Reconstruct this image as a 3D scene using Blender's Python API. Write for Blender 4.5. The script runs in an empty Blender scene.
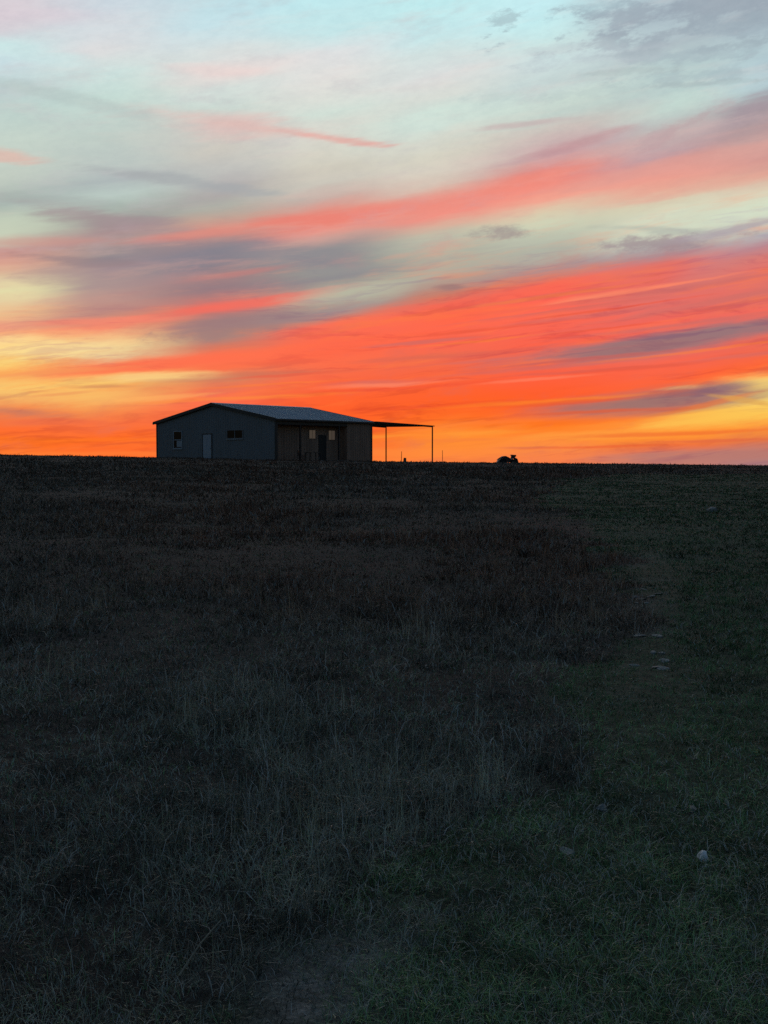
import bpy, math, random
import numpy as np
R = math.radians
random.seed(7)
rng = np.random.default_rng(11)
sc = bpy.context.scene
COL = sc.collection

# ------------------------------------------------------------------ camera
EYE = 1.60
F_PX = 1150.0                      # focal length in photo pixels (moderate zoom)
cam_d = bpy.data.cameras.new('camera')
cam = bpy.data.objects.new('camera', cam_d); COL.objects.link(cam)
cam_d.sensor_fit = 'VERTICAL'; cam_d.sensor_height = 24.0
cam_d.lens = F_PX / 1024 * 24.0
cam_d.clip_start = 0.05; cam_d.clip_end = 9000
cam.location = (0, 0, EYE)
cam.rotation_euler = (R(90) - math.atan(52 / F_PX), 0, 0)
sc.camera = cam

# ------------------------------------------------------------------ colour management
sc.view_settings.view_transform = 'Standard'
sc.view_settings.look = 'None'
sc.view_settings.exposure = 0.0
sc.view_settings.gamma = 1.0
sc.view_settings.use_curve_mapping = False

def lin(c):
    out = []
    for v in c[:3]:
        v = v / 255.0
        out.append(v / 12.92 if v <= 0.04045 else ((v + 0.055) / 1.055) ** 2.4)
    return (out[0], out[1], out[2], 1.0)

# ------------------------------------------------------------------ the sky: dusk sky + lit clouds, laid out by azimuth and elevation
def U_of(px): return 384 + 20.0 * math.degrees(math.atan((px - 384) / F_PX))
def V_of(px, py):
    a = math.atan((px - 384) / F_PX)
    return 460 - 20.0 * math.degrees(math.atan((460 - py) / F_PX * math.cos(a)))
def shear(V):                                   # the cloud bands climb to the right, less so near the horizon
    t = min(max((V - 270) / 190.0, 0), 1)
    return 0.17 * (1 - t) + 0.02 * t
V0, V1 = -120.0, 580.0

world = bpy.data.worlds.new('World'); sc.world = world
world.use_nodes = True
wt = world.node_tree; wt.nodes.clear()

class NB:
    def __init__(s, t): s.t = t
    def n(s, k, **kw):
        nd = s.t.nodes.new(k)
        for a, b in kw.items(): setattr(nd, a, b)
        return nd
    def m(s, op, a, b=None, c=None, clamp=False):
        nd = s.n('ShaderNodeMath', operation=op); nd.use_clamp = clamp
        for i, v in enumerate((a, b, c)):
            if v is None: continue
            if isinstance(v, (int, float)): nd.inputs[i].default_value = v
            else: s.t.links.new(v, nd.inputs[i])
        return nd.outputs[0]
    def mr(s, v, a, b, c=0.0, d=1.0, smooth=True):
        nd = s.n('ShaderNodeMapRange'); nd.interpolation_type = 'SMOOTHSTEP' if smooth else 'LINEAR'
        s.t.links.new(v, nd.inputs[0])
        for i, x in enumerate((a, b, c, d)): nd.inputs[i + 1].default_value = x
        return nd.outputs[0]
    def mix(s, f, a, b, blend='MIX'):
        nd = s.n('ShaderNodeMix', data_type='RGBA', blend_type=blend)
        for i, v in ((0, f), (6, a), (7, b)):
            if isinstance(v, (int, float)): nd.inputs[i].default_value = v
            elif isinstance(v, tuple): nd.inputs[i].default_value = v
            else: s.t.links.new(v, nd.inputs[i])
        return nd.outputs[2]
    def comb(s, x, y, z=0.0):
        nd = s.n('ShaderNodeCombineXYZ')
        for i, v in enumerate((x, y, z)):
            if isinstance(v, (int, float)): nd.inputs[i].default_value = v
            else: s.t.links.new(v, nd.inputs[i])
        return nd.outputs[0]
    def noise(s, vec, scale, detail=4, rough=0.55, dist=0.0):
        nd = s.n('ShaderNodeTexNoise'); s.t.links.new(vec, nd.inputs['Vector'])
        nd.inputs['Scale'].default_value = scale; nd.inputs['Detail'].default_value = detail
        nd.inputs['Roughness'].default_value = rough; nd.inputs['Distortion'].default_value = dist
        return nd.outputs['Fac']

# a reusable soft-edged cloud streak
sg = bpy.data.node_groups.new('cloud_streak', 'ShaderNodeTree')
for nm, st in (('Base', 'NodeSocketColor'), ('Colour', 'NodeSocketColor'), ('U', 'NodeSocketFloat'), ('V', 'NodeSocketFloat'),
               ('Edge', 'NodeSocketFloat'), ('CU', 'NodeSocketFloat'), ('CV', 'NodeSocketFloat'), ('Length', 'NodeSocketFloat'),
               ('Thick', 'NodeSocketFloat'), ('Slope', 'NodeSocketFloat'), ('Opacity', 'NodeSocketFloat'), ('Rag', 'NodeSocketFloat')):
    sg.interface.new_socket(nm, in_out='INPUT', socket_type=st)
sg.interface.new_socket('Result', in_out='OUTPUT', socket_type='NodeSocketColor')
g = NB(sg)
gi = g.n('NodeGroupInput'); go = g.n('NodeGroupOutput')
I = {o.name: o for o in gi.outputs}
du = g.m('SUBTRACT', I['U'], I['CU'])
dv = g.m('ADD', g.m('SUBTRACT', I['V'], I['CV']), g.m('MULTIPLY', du, I['Slope']))
qu = g.m('DIVIDE', du, I['Length']); qv = g.m('DIVIDE', dv, I['Thick'])
r = g.m('SQRT', g.m('ADD', g.m('MULTIPLY', qu, qu), g.m('MULTIPLY', qv, qv)))
r = g.m('ADD', r, g.m('MULTIPLY', g.m('SUBTRACT', I['Edge'], 0.5), I['Rag']))
msk = g.m('MULTIPLY', g.mr(r, 1.25, 0.25), I['Opacity'])
sg.links.new(g.mix(msk, I['Base'], I['Colour']), go.inputs[0])

w = NB(wt)
tc = w.n('ShaderNodeTexCoord')
sep = w.n('ShaderNodeSeparateXYZ'); wt.links.new(tc.outputs['Generated'], sep.inputs[0])
X, Y, Z = sep.outputs
az = w.m('DEGREES', w.m('ARCTAN2', X, Y))
el = w.m('DEGREES', w.m('ARCSINE', Z))
U0 = w.m('MULTIPLY_ADD', az, 20.0, 384.0)
Vr = w.m('SUBTRACT', 460.0, w.m('MULTIPLY', el, 20.0))
# wind-drawn coordinates: long along the bands, short across them
Vs = w.m('ADD', Vr, w.m('MULTIPLY', w.m('SUBTRACT', U0, 384.0), 0.13))
P1 = w.comb(w.m('MULTIPLY', U0, 0.0040), w.m('MULTIPLY', Vs, 0.022))
P2 = w.comb(w.m('MULTIPLY', U0, 0.0075), w.m('MULTIPLY', Vs, 0.070), 3.7)
P3 = w.comb(w.m('MULTIPLY', U0, 0.011), w.m('MULTIPLY', Vs, 0.033), 9.1)
n1 = w.noise(P1, 1.0, 5, 0.55)
n2 = w.noise(P2, 1.0, 8, 0.66)
n3 = w.noise(P3, 1.0, 9, 0.68)
nwarp = w.noise(w.comb(w.m('MULTIPLY', U0, 0.006), w.m('MULTIPLY', Vs, 0.03), 5.3), 1.0, 9, 0.62)
n4 = w.noise(w.comb(w.m('MULTIPLY', U0, 0.022), w.m('MULTIPLY', Vs, 0.055), 1.9), 1.0, 8, 0.68)
Vw = w.m('ADD', w.m('SUBTRACT', Vr, w.mr(Vr, 60, 400, 7.0, 2.0)), w.m('MULTIPLY', w.m('SUBTRACT', nwarp, 0.5), 20.0))
Vw = w.m('ADD', Vw, w.m('MULTIPLY', w.m('SUBTRACT', n2, 0.5), 9.0))
Uw = w.m('ADD', U0, w.m('MULTIPLY', w.m('SUBTRACT', n1, 0.5), 130.0))
# sheared elevation for the band layer
sh = w.mr(Vw, 270, 460, 0.17, 0.02, smooth=False)
Uc = w.m('MINIMUM', w.m('MAXIMUM', U0, -200.0), 968.0)
Vp = w.m('ADD', Vw, w.m('MULTIPLY', sh, w.m('SUBTRACT', Uc, 384.0)))
pos = w.m('DIVIDE', w.m('SUBTRACT', Vp, V0), V1 - V0, clamp=True)

COLS = {
 0: [(0,218,210,216),(28,216,210,216),(45,205,230,230),(65,205,228,232),(85,190,208,208),(110,192,212,206),(140,200,214,203),(178,196,206,194),(200,168,182,175),(218,195,205,185),(236,200,208,185),(250,205,150,140),(263,215,160,140),(277,225,205,165),(290,228,220,170),(300,230,205,160),(312,238,190,140),(324,245,165,130),(338,250,180,120),(350,252,210,122),(362,252,210,118),(374,249,180,100),(388,250,205,115),(402,245,165,95),(414,235,125,80),(426,255,110,50),(442,255,115,35),(458,255,125,50)],
 110: [(0,205,218,226),(30,215,222,226),(50,222,222,222),(70,208,228,224),(95,200,222,214),(115,195,212,205),(140,195,208,200),(165,190,200,195),(180,175,185,185),(192,188,203,196),(206,170,183,173),(216,160,160,155),(230,170,145,145),(242,175,152,146),(254,160,146,145),(266,160,140,145),(280,175,155,148),(294,190,150,140),(310,190,140,130),(318,205,140,120),(326,248,140,110),(335,245,190,135),(347,235,205,150),(356,228,190,145),(364,252,145,98),(371,253,140,88),(380,252,200,110),(398,248,180,100),(411,248,140,75),(422,250,115,65),(436,255,108,40),(458,255,110,45)],
 220: [(0,195,226,232),(25,200,228,234),(50,220,226,224),(72,232,221,217),(90,215,226,220),(108,205,220,212),(125,212,205,198),(145,206,202,192),(165,195,195,190),(180,185,182,180),(192,175,170,168),(205,172,175,165),(218,195,165,150),(231,222,145,130),(240,178,142,138),(250,137,132,142),(264,132,128,138),(275,165,130,130),(288,150,125,130),(298,180,125,122),(307,235,112,98),(318,165,125,120),(335,172,132,122),(345,215,122,98),(355,255,115,80),(366,252,115,76),(376,212,130,95),(386,240,122,82),(400,252,112,80),(420,255,105,60),(440,255,105,45),(458,255,110,50)],
 330: [(0,195,236,240),(30,198,232,234),(50,225,228,228),(75,228,226,222),(92,222,226,218),(110,212,226,216),(130,216,218,208),(150,215,212,198),(166,210,205,190),(180,205,200,188),(194,202,176,166),(208,230,142,127),(216,238,130,115),(226,235,152,137),(236,200,160,150),(246,148,145,146),(258,140,140,142),(268,152,152,146),(277,142,140,143),(286,165,160,148),(294,183,183,160),(302,172,170,154),(310,165,150,145),(317,205,128,112),(324,250,112,88),(345,255,105,75),(360,253,110,75),(378,250,106,70),(396,255,100,50),(415,255,95,40),(435,255,105,42),(458,255,125,55)],
 440: [(0,195,240,242),(30,200,236,238),(50,212,228,226),(75,222,224,222),(95,218,222,215),(110,210,228,218),(125,210,226,216),(137,215,218,206),(152,215,212,196),(166,218,210,195),(180,215,198,183),(190,226,165,150),(200,240,142,127),(213,242,147,132),(222,222,172,152),(231,190,190,170),(246,180,182,165),(261,180,178,160),(276,178,170,155),(288,180,148,135),(295,200,125,105),(302,245,105,85),(316,255,105,75),(340,255,105,80),(357,240,107,80),(380,255,100,55),(400,255,98,40),(418,255,112,38),(432,255,142,50),(446,255,140,55),(458,255,135,65)],
 550: [(0,200,240,244),(18,200,240,242),(40,205,232,230),(60,205,224,224),(80,200,216,214),(100,205,222,212),(115,196,210,203),(128,205,195,188),(140,205,180,178),(151,200,165,168),(162,218,150,145),(172,240,136,122),(186,245,146,130),(198,243,168,147),(208,220,205,175),(218,205,212,185),(231,190,195,175),(246,178,180,165),(258,178,170,158),(267,170,145,145),(275,205,125,115),(283,250,105,85),(300,255,105,85),(320,250,105,85),(340,252,100,75),(358,240,104,80),(374,255,97,65),(392,255,95,45),(412,255,100,38),(426,255,125,35),(441,255,145,62),(458,248,130,75)],
 660: [(0,180,198,206),(14,172,188,197),(28,182,200,206),(46,178,192,198),(62,185,205,206),(90,187,209,206),(105,200,221,212),(118,190,200,196),(128,195,185,182),(140,200,180,178),(151,192,162,166),(161,225,155,148),(175,238,160,145),(189,233,172,152),(199,218,208,180),(212,215,220,195),(232,208,214,192),(243,178,174,170),(253,175,142,146),(262,225,116,106),(275,235,110,98),(295,225,114,106),(315,250,105,90),(330,240,106,92),(350,225,112,100),(362,250,103,78),(385,255,100,52),(405,255,112,50),(420,255,148,58),(434,255,145,48),(446,240,115,65),(458,195,125,110)],
 768: [(0,172,185,194),(12,160,172,182),(26,178,196,204),(45,182,205,210),(62,182,205,212),(80,184,207,213),(92,162,178,181),(105,165,156,162),(125,185,156,156),(140,205,165,160),(156,215,156,148),(170,224,168,152),(184,222,205,180),(200,215,225,200),(220,210,218,198),(231,182,177,178),(243,185,138,146),(254,212,126,120),(270,230,115,105),(292,220,115,105),(310,250,106,88),(330,225,110,98),(350,240,104,80),(362,255,102,56),(373,255,130,66),(381,252,200,105),(395,252,215,105),(413,252,195,82),(426,255,150,55),(439,225,118,72),(450,192,125,112),(460,170,125,125)],
}
prev = None; xs = sorted(COLS)
for px in xs:
    rp = w.n('ShaderNodeValToRGB'); wt.links.new(pos, rp.inputs[0])
    cr = rp.color_ramp; cr.interpolation = 'LINEAR'
    pts = []
    for (py, r_, g_, b_) in COLS[px]:
        v = V_of(px, py); vp = v + shear(v) * (U_of(px) - 384)
        pts.append(((vp - V0) / (V1 - V0), lin((r_, g_, b_))))
    pts.sort(key=lambda q: q[0])
    cr.elements[0].position, cr.elements[0].color = pts[0]
    cr.elements[1].position, cr.elements[1].color = pts[-1]
    for p_, c_ in pts[1:-1]:
        e = cr.elements.new(p_); e.color = c_
    if prev is None: prev = rp.outputs[0]
    else:
        f = w.mr(Uw, U_of(xs[xs.index(px) - 1]), U_of(px), smooth=True)
        prev = w.mix(f, prev, rp.outputs[0])
sky = prev

# streaks: (px, py, half length, half thickness, slope up to the right, colour, opacity, raggedness)
ST = [
 (235,130,115,13,-.06,(232,186,180),.5,1.0),(300,138,90,6,-.09,(228,182,174),.45,.9),(215,76,60,7,.0,(240,215,210),.5,.8),(335,143,60,3.5,-.10,(236,160,150),.5,.8),
 (12,160,42,7,-.03,(232,178,164),.6,1.0),(190,186,120,6,-.09,(168,172,174),.7,.9),(60,205,90,8,-.05,(165,172,168),.45,.9),
 (30,60,75,9,-.08,(204,234,232),.5,.8),(90,108,110,7,-.16,(186,202,198),.6,1.0),(40,22,90,10,.05,(222,208,216),.5,.9),
 (700,14,120,17,.05,(154,166,178),.7,1.9),(650,44,60,9,.08,(160,172,182),.7,2.0),(735,34,60,9,.0,(162,178,188),.6,2.0),(690,62,90,8,.0,(166,182,190),.5,2.2),(720,80,80,7,.0,(166,184,190),.45,2.2),(590,66,80,8,.04,(188,198,204),.4,2.0),(560,100,90,6,.0,(186,202,200),.4,2.0),
 (600,14,26,5,.0,(170,192,200),.6,2.0),(508,28,20,7,.0,(168,192,198),.7,2.6),(730,53,40,4,.05,(162,178,186),.6,2.0),
 (620,78,60,4,-.02,(176,190,190),.5,1.6),(700,90,55,3,-.02,(168,184,186),.5,1.4),(560,55,45,5,.05,(192,205,208),.45,1.8),(620,62,40,3,.0,(170,184,190),.45,1.8),
 (750,112,34,14,.25,(168,150,158),.7,1.1),(516,130,55,3.5,.08,(200,175,175),.6,1.1),(655,142,50,9,.38,(190,155,160),.45,1.2),
 (560,152,60,7,.22,(196,148,152),.6,.9),(660,172,120,8,.14,(226,162,150),.5,.9),(380,210,95,6,.16,(243,140,126),.35,1.0),
 (560,176,95,6,.2,(240,150,134),.35,1.0),(290,222,60,6,.14,(238,128,114),.65,.6),(720,188,90,5,.14,(232,168,150),.4,.8),
 (500,236,30,7,.05,(160,146,144),.75,1.2),(452,290,17,3.5,.03,(160,124,120),.85,1.0),(655,232,60,4,-.10,(168,172,165),.5,1.0),(650,245,62,7,.05,(158,140,146),.75,1.4),
 (730,232,60,5,.16,(172,158,168),.7,.9),(110,222,80,9,-.05,(158,138,142),.5,1.0),(90,263,75,4,-.03,(150,130,134),.65,1.0),(215,253,110,14,.02,(134,130,140),.55,1.0),(120,280,100,11,.02,(166,140,142),.5,1.0),(115,222,85,9,-.12,(168,146,150),.35,.9),
 (40,243,70,5,.06,(208,150,140),.5,.8),(305,262,85,14,-.10,(146,142,146),.5,1.0),(200,238,80,5,.12,(222,138,126),.6,.7),(245,275,60,4,.18,(196,128,124),.6,.7),
 (235,307,110,5,.17,(246,112,96),.7,.9),(120,322,90,4,.05,(250,138,112),.7,.7),(262,319,80,9,.12,(156,126,128),.65,1.0),(215,334,62,7,.12,(162,128,124),.7,1.3),
 (350,294,60,9,.12,(184,182,162),.6,.9),(180,362,150,7,.13,(255,112,78),.8,.6),(50,373,80,4,.08,(246,150,92),.7,.7),
 (50,350,85,13,.0,(254,226,156),.65,.9),(160,378,70,5,.04,(254,216,138),.7,.8),(110,387,45,2.5,.03,(214,142,92),.75,.7),(70,394,40,2,.10,(236,150,92),.6,.6),
 (205,380,60,3,.05,(205,128,98),.55,.9),(150,400,60,3,.08,(255,180,100),.5,.9),(18,412,44,5,-.02,(196,120,96),.75,.8),(60,422,50,3,.0,(238,108,70),.6,.8),
 (280,374,90,3,.04,(208,112,88),.6,.9),(420,358,60,3.5,.08,(216,104,84),.65,.9),(360,350,90,4,.12,(255,104,72),.5,.8),(500,352,70,2.5,.10,(226,100,84),.6,.8),
 (672,340,185,12,.125,(148,118,122),.95,.55),(620,349,95,6,.10,(160,114,114),.8,.8),(560,362,110,2,.09,(205,98,88),.6,.7),(600,371,90,1.8,.06,(214,98,84),.6,.7),
 (700,305,90,3,.15,(206,112,106),.6,.9),(620,298,110,3,.10,(212,112,102),.5,1.0),(720,282,60,4,.14,(206,116,110),.5,1.0),(640,322,120,2.5,.12,(228,104,94),.5,.8),
 (520,310,80,3,.10,(238,104,84),.5,.9),(480,330,120,3,.08,(255,100,68),.5,.8),
 (765,390,46,17,.05,(253,220,124),.85,.7),(715,416,70,10,.10,(253,196,84),.8,.7),(685,388,32,3,.05,(248,190,120),.7,.7),
 (645,402,135,14,.095,(154,116,112),.95,.35),(712,391,38,8,.12,(150,114,116),.9,.5),(590,412,90,2.4,.04,(226,94,52),.7,.6),(700,405,50,2.5,.22,(232,120,60),.6,.6),(740,400,40,2.5,-.16,(226,168,82),.6,.5),
 (470,404,110,2.2,.05,(238,82,44),.5,.8),(400,388,120,2,.06,(240,84,56),.5,.8),(520,424,120,4,.03,(255,116,28),.5,.8),(600,436,110,5,.02,(255,160,66),.6,.9),(480,433,60,3,.03,(255,156,58),.6,.8),
 (530,448,40,1.6,.0,(222,112,74),.7,.6),(600,447,90,1.8,.03,(240,104,54),.7,.6),(705,441,60,2,.02,(226,104,66),.7,.7),(720,456,120,5.5,.03,(184,122,112),.85,.5),(455,440,60,2,.02,(246,128,60),.5,.8),
 (560,400,125,2.6,0.059,(255,132,44),0.68,.6), (245,399,101,2.8,0.059,(255,150,56),0.43,.6), (478,342,58,1.7,0.094,(255,128,60),0.62,.6), (446,340,62,2.7,0.095,(236,92,66),0.44,.6),
 (557,311,127,1.3,0.113,(214,106,96),0.63,.6), (738,281,73,2.9,0.131,(206,110,104),0.56,.6), (589,316,127,2.8,0.110,(206,110,104),0.49,.6), (421,343,71,1.9,0.093,(206,110,104),0.65,.6),
 (540,380,55,1.9,0.071,(255,138,104),0.49,.6), (599,311,106,1.4,0.113,(236,92,66),0.69,.6), (242,420,51,2.6,0.047,(236,88,46),0.51,.6), (536,299,106,2.4,0.120,(214,106,96),0.69,.6),
 (293,375,77,1.9,0.074,(236,92,66),0.56,.6), (641,291,118,1.4,0.125,(255,138,104),0.68,.6), (278,385,79,1.6,0.068,(255,128,60),0.48,.6), (602,296,74,2.7,0.122,(255,138,104),0.59,.6),
 (612,328,62,1.4,0.102,(236,92,66),0.70,.6), (512,358,109,1.9,0.085,(206,110,104),0.48,.6), (575,310,114,1.9,0.113,(214,106,96),0.46,.6), (750,356,100,2.6,0.086,(206,110,104),0.43,.6),
 (460,333,73,2.1,0.099,(236,92,66),0.70,.6), (681,433,126,2.5,0.039,(236,88,46),0.50,.6), (375,383,59,2.7,0.069,(206,110,104),0.56,.6), (325,432,64,2.1,0.040,(236,88,46),0.55,.6),
 (520,370,112,2.6,0.077,(214,106,96),0.61,.6), (581,401,94,2.4,0.058,(236,88,46),0.65,.6), (370,436,73,2.9,0.037,(255,132,44),0.59,.6), (537,299,111,1.9,0.120,(255,128,60),0.48,.6),
 (383,385,77,2.4,0.068,(255,138,104),0.62,.6), (668,326,119,2.5,0.104,(206,110,104),0.69,.6), (736,347,128,1.6,0.091,(255,128,60),0.51,.6), (682,312,107,2.5,0.112,(214,106,96),0.45,.6),
 (643,368,74,2.2,0.078,(236,92,66),0.66,.6), (373,437,62,2.0,0.036,(255,150,56),0.60,.6),
 (420,452,120,4,.0,(255,140,62),.5,.9),(90,440,160,3,.0,(255,120,36),.5,.9),(90,454,160,3,.0,(255,132,58),.5,.8),
]
Us, Vs_ = w.m('ADD', U0, w.m('MULTIPLY', w.m('SUBTRACT', n1, 0.5), 30.0)), w.m('ADD', Vr, w.m('MULTIPLY', w.m('SUBTRACT', nwarp, 0.5), 9.0))
# fine wisps and filaments over the whole sunset
wis = w.mr(n3, 0.50, 0.74, 0.0, 0.34)
sky = w.mix(wis, sky, w.mix(w.mr(Vp, 150, 330), lin((196, 188, 194)), lin((206, 108, 96))))
wi2 = w.m('MULTIPLY', w.mr(n2, 0.50, 0.72, 0.0, 0.36), w.mr(Vp, 180, 330, .35, 1.0))
sky = w.mix(wi2, sky, w.mix(w.mr(Vp, 150, 330), lin((236, 206, 200)), lin((255, 130, 62))))
for (px, py, a, b, s_, c_, op, rag) in ST:
    nd = w.n('ShaderNodeGroup'); nd.node_tree = sg
    wt.links.new(sky, nd.inputs['Base']); wt.links.new(Us, nd.inputs['U']); wt.links.new(Vs_, nd.inputs['V']); wt.links.new(n4 if rag > 1.1 else n2, nd.inputs['Edge'])
    nd.inputs['Colour'].default_value = lin(c_)
    for k, v in (('CU', U_of(px)), ('CV', V_of(px, py)), ('Length', a), ('Thick', b), ('Slope', s_), ('Opacity', op), ('Rag', rag * 3.0)):
        nd.inputs[k].default_value = v
    sky = nd.outputs[0]
Vf = w.m('ADD', w.m('ADD', Vr, w.m('MULTIPLY', w.m('SUBTRACT', U0, 384.0), 0.085)), w.m('MULTIPLY', w.m('SUBTRACT', n1, 0.5), 46.0))
fib = w.noise(w.comb(w.m('MULTIPLY', U0, 0.012), w.m('MULTIPLY', Vf, 0.17), 7.7), 1.0, 5, 0.62)
patchy = w.noise(w.comb(w.m('MULTIPLY', U0, 0.006), w.m('MULTIPLY', Vf, 0.03), 2.2), 1.0, 3, 0.5)
mot = w.noise(w.comb(w.m('MULTIPLY', U0, 0.05), w.m('MULTIPLY', Vs, 0.12), 4.4), 1.0, 6, 0.75)
low = w.mr(Vr, 120, 300, 0.0, 1.0)
up = w.mix(w.mr(mot, .35, .68, 0, .30), sky, w.mix(1.0, sky, (.78, .80, .84, 1), 'MULTIPLY'))
dn = w.mix(w.m('MULTIPLY', w.mr(fib, .48, .66, 0, 1.0), w.m('MULTIPLY', w.mr(patchy, .40, .60, .15, 1.0), w.mr(Vp, 250, 320, .25, 1.0))), sky, w.mix(1.0, sky, (.84, .76, .92, 1), 'MULTIPLY'))
sky = w.mix(low, up, dn)
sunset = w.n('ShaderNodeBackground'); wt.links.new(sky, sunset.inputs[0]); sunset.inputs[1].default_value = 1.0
# the rest of the dome: clear dusk sky
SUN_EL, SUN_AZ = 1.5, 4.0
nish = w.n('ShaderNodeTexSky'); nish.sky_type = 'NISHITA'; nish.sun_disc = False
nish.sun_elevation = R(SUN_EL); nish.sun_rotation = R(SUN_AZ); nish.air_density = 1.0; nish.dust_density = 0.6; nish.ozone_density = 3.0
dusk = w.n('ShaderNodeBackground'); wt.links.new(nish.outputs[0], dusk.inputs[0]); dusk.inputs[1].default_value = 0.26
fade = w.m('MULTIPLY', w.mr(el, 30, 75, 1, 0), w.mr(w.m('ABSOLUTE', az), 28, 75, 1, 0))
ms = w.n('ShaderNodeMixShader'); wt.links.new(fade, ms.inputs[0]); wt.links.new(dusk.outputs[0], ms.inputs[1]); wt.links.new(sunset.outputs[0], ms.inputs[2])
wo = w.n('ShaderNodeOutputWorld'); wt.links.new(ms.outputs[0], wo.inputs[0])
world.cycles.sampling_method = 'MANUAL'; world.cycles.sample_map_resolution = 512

# afterglow: a very weak, broad, low sun behind the house
sl = bpy.data.lights.new('sun', 'SUN'); sl.energy = 0.03; sl.angle = R(12); sl.color = (1.0, 0.45, 0.2)
so = bpy.data.objects.new('sun', sl); COL.objects.link(so)
so.rotation_euler = (R(90 - SUN_EL - 2), 0, R(180 - SUN_AZ)); so.location = (0, 0, 60)

sc.cycles.use_denoising = False

# ------------------------------------------------------------------ helpers
def link(o, parent=None):
    COL.objects.link(o)
    if parent: o.parent = parent
    return o
def tag(o, label=None, cat=None, group=None, kind=None):
    if label: o['label'] = label
    if cat: o['category'] = cat
    if group: o['group'] = group
    if kind: o['kind'] = kind
    return o
def empty(name, loc=(0, 0, 0), rz=0.0):
    o = bpy.data.objects.new(name, None); o.location = loc; o.rotation_euler = (0, 0, rz); o.empty_display_size = 0.3
    return link(o)

class MB:
    def __init__(s): s.v = []; s.f = []
    def box(s, x0, x1, y0, y1, z0, z1):
        return s.hexa([(x0,y0,z0),(x1,y0,z0),(x1,y1,z0),(x0,y1,z0),(x0,y0,z1),(x1,y0,z1),(x1,y1,z1),(x0,y1,z1)])
    def hexa(s, p):
        k = len(s.v); s.v += [tuple(q) for q in p]
        for f in ((0,3,2,1),(4,5,6,7),(0,1,5,4),(1,2,6,5),(2,3,7,6),(3,0,4,7)): s.f.append(tuple(k + i for i in f))
        return s
    def prism(s, poly, axis, a, b):
        """extrude a 2-D outline along axis 0/1/2 from a to b"""
        n = len(poly); k = len(s.v)
        for t in (a, b):
            for (p, q) in poly:
                s.v.append({0: (t, p, q), 1: (p, t, q), 2: (p, q, t)}[axis])
        s.f.append(tuple(k + i for i in range(n))[::-1]); s.f.append(tuple(k + n + i for i in range(n)))
        for i in range(n): j = (i + 1) % n; s.f.append((k + i, k + j, k + n + j, k + n + i))
        return s
    def tube(s, pts, rad, n=8):
        from mathutils import Vector
        pts = [Vector(p) for p in pts]; rr = rad if isinstance(rad, (list, tuple)) else [rad] * len(pts)
        k = len(s.v)
        for i, p in enumerate(pts):
            d = (pts[min(i + 1, len(pts) - 1)] - pts[max(i - 1, 0)]).normalized()
            u = d.cross(Vector((0, 0, 1)) if abs(d.z) < .9 else Vector((1, 0, 0))).normalized(); v_ = d.cross(u)
            for j in range(n):
                a = 2 * math.pi * j / n
                s.v.append(tuple(p + rr[i] * (u * math.cos(a) + v_ * math.sin(a))))
        for i in range(len(pts) - 1):
            for j in range(n):
                a, b = k + i * n + j, k + i * n + (j + 1) % n
                s.f.append((a, b, b + n, a + n))
        s.f.append(tuple(k + j for j in range(n))[::-1]); s.f.append(tuple(k + (len(pts) - 1) * n + j for j in range(n)))
        return s
    def torus(s, c, R_, r_, n=24, m=10, axis='y'):
        k = len(s.v)
        for i in range(n):
            a = 2 * math.pi * i / n
            for j in range(m):
                b = 2 * math.pi * j / m; q = R_ + r_ * math.cos(b)
                s.v.append((c[0] + q * math.cos(a), c[1] + r_ * 1.3 * math.sin(b), c[2] + q * math.sin(a)))
        for i in range(n):
            for j in range(m):
                s.f.append((k + i*m + j, k + i*m + (j+1) % m, k + ((i+1) % n)*m + (j+1) % m, k + ((i+1) % n)*m + j))
        return s
    def build(s, name, mat, parent=None, smooth=False, bevel=0.0):
        me = bpy.data.meshes.new(name); me.from_pydata(s.v, [], s.f); me.update()
        import bmesh
        bm = bmesh.new(); bm.from_mesh(me); bmesh.ops.recalc_face_normals(bm, faces=bm.faces)
        if bevel: bmesh.ops.bevel(bm, geom=list(bm.edges), offset=bevel, segments=2, affect='EDGES', clamp_overlap=True)
        bm.to_mesh(me); bm.free()
        if smooth:
            for p in me.polygons: p.use_smooth = True
        me.materials.append(mat)
        return link(bpy.data.objects.new(name, me), parent)

def material(name, colour, rough=0.7, metal=0.0, var=0.15, scale=3.0, stretch=(1, 1, 1), bump=0.0, spec=0.4, emis=None, es=0.0):
    m = bpy.data.materials.new(name); m.use_nodes = True
    t = m.node_tree; b = t.nodes['Principled BSDF']; q = NB(t)
    b.inputs['Roughness'].default_value = rough; b.inputs['Metallic'].default_value = metal
    b.inputs['Specular IOR Level'].default_value = spec
    tc = q.n('ShaderNodeTexCoord'); mp = q.n('ShaderNodeMapping'); mp.inputs['Scale'].default_value = stretch
    t.links.new(tc.outputs['Object'], mp.inputs[0])
    nz = q.noise(mp.outputs[0], scale, 5, 0.6)
    c = tuple(colour) + (1.0,)
    lo = tuple(max(v * (1 - var), 0) for v in colour) + (1.0,); hi = tuple(min(v * (1 + var), 1) for v in colour) + (1.0,)
    t.links.new(q.mix(q.mr(nz, .3, .7), lo, hi), b.inputs['Base Color'])
    t.links.new(q.mr(nz, .3, .7, rough * .85, min(rough * 1.15, 1)), b.inputs['Roughness'])
    if bump:
        bp = q.n('ShaderNodeBump'); bp.inputs['Strength'].default_value = bump; bp.inputs['Distance'].default_value = 0.02
        t.links.new(nz, bp.inputs['Height']); t.links.new(bp.outputs[0], b.inputs['Normal'])
    if emis:
        b.inputs['Emission Color'].default_value = tuple(emis) + (1.0,); b.inputs['Emission Strength'].default_value = es
    return m

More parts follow.
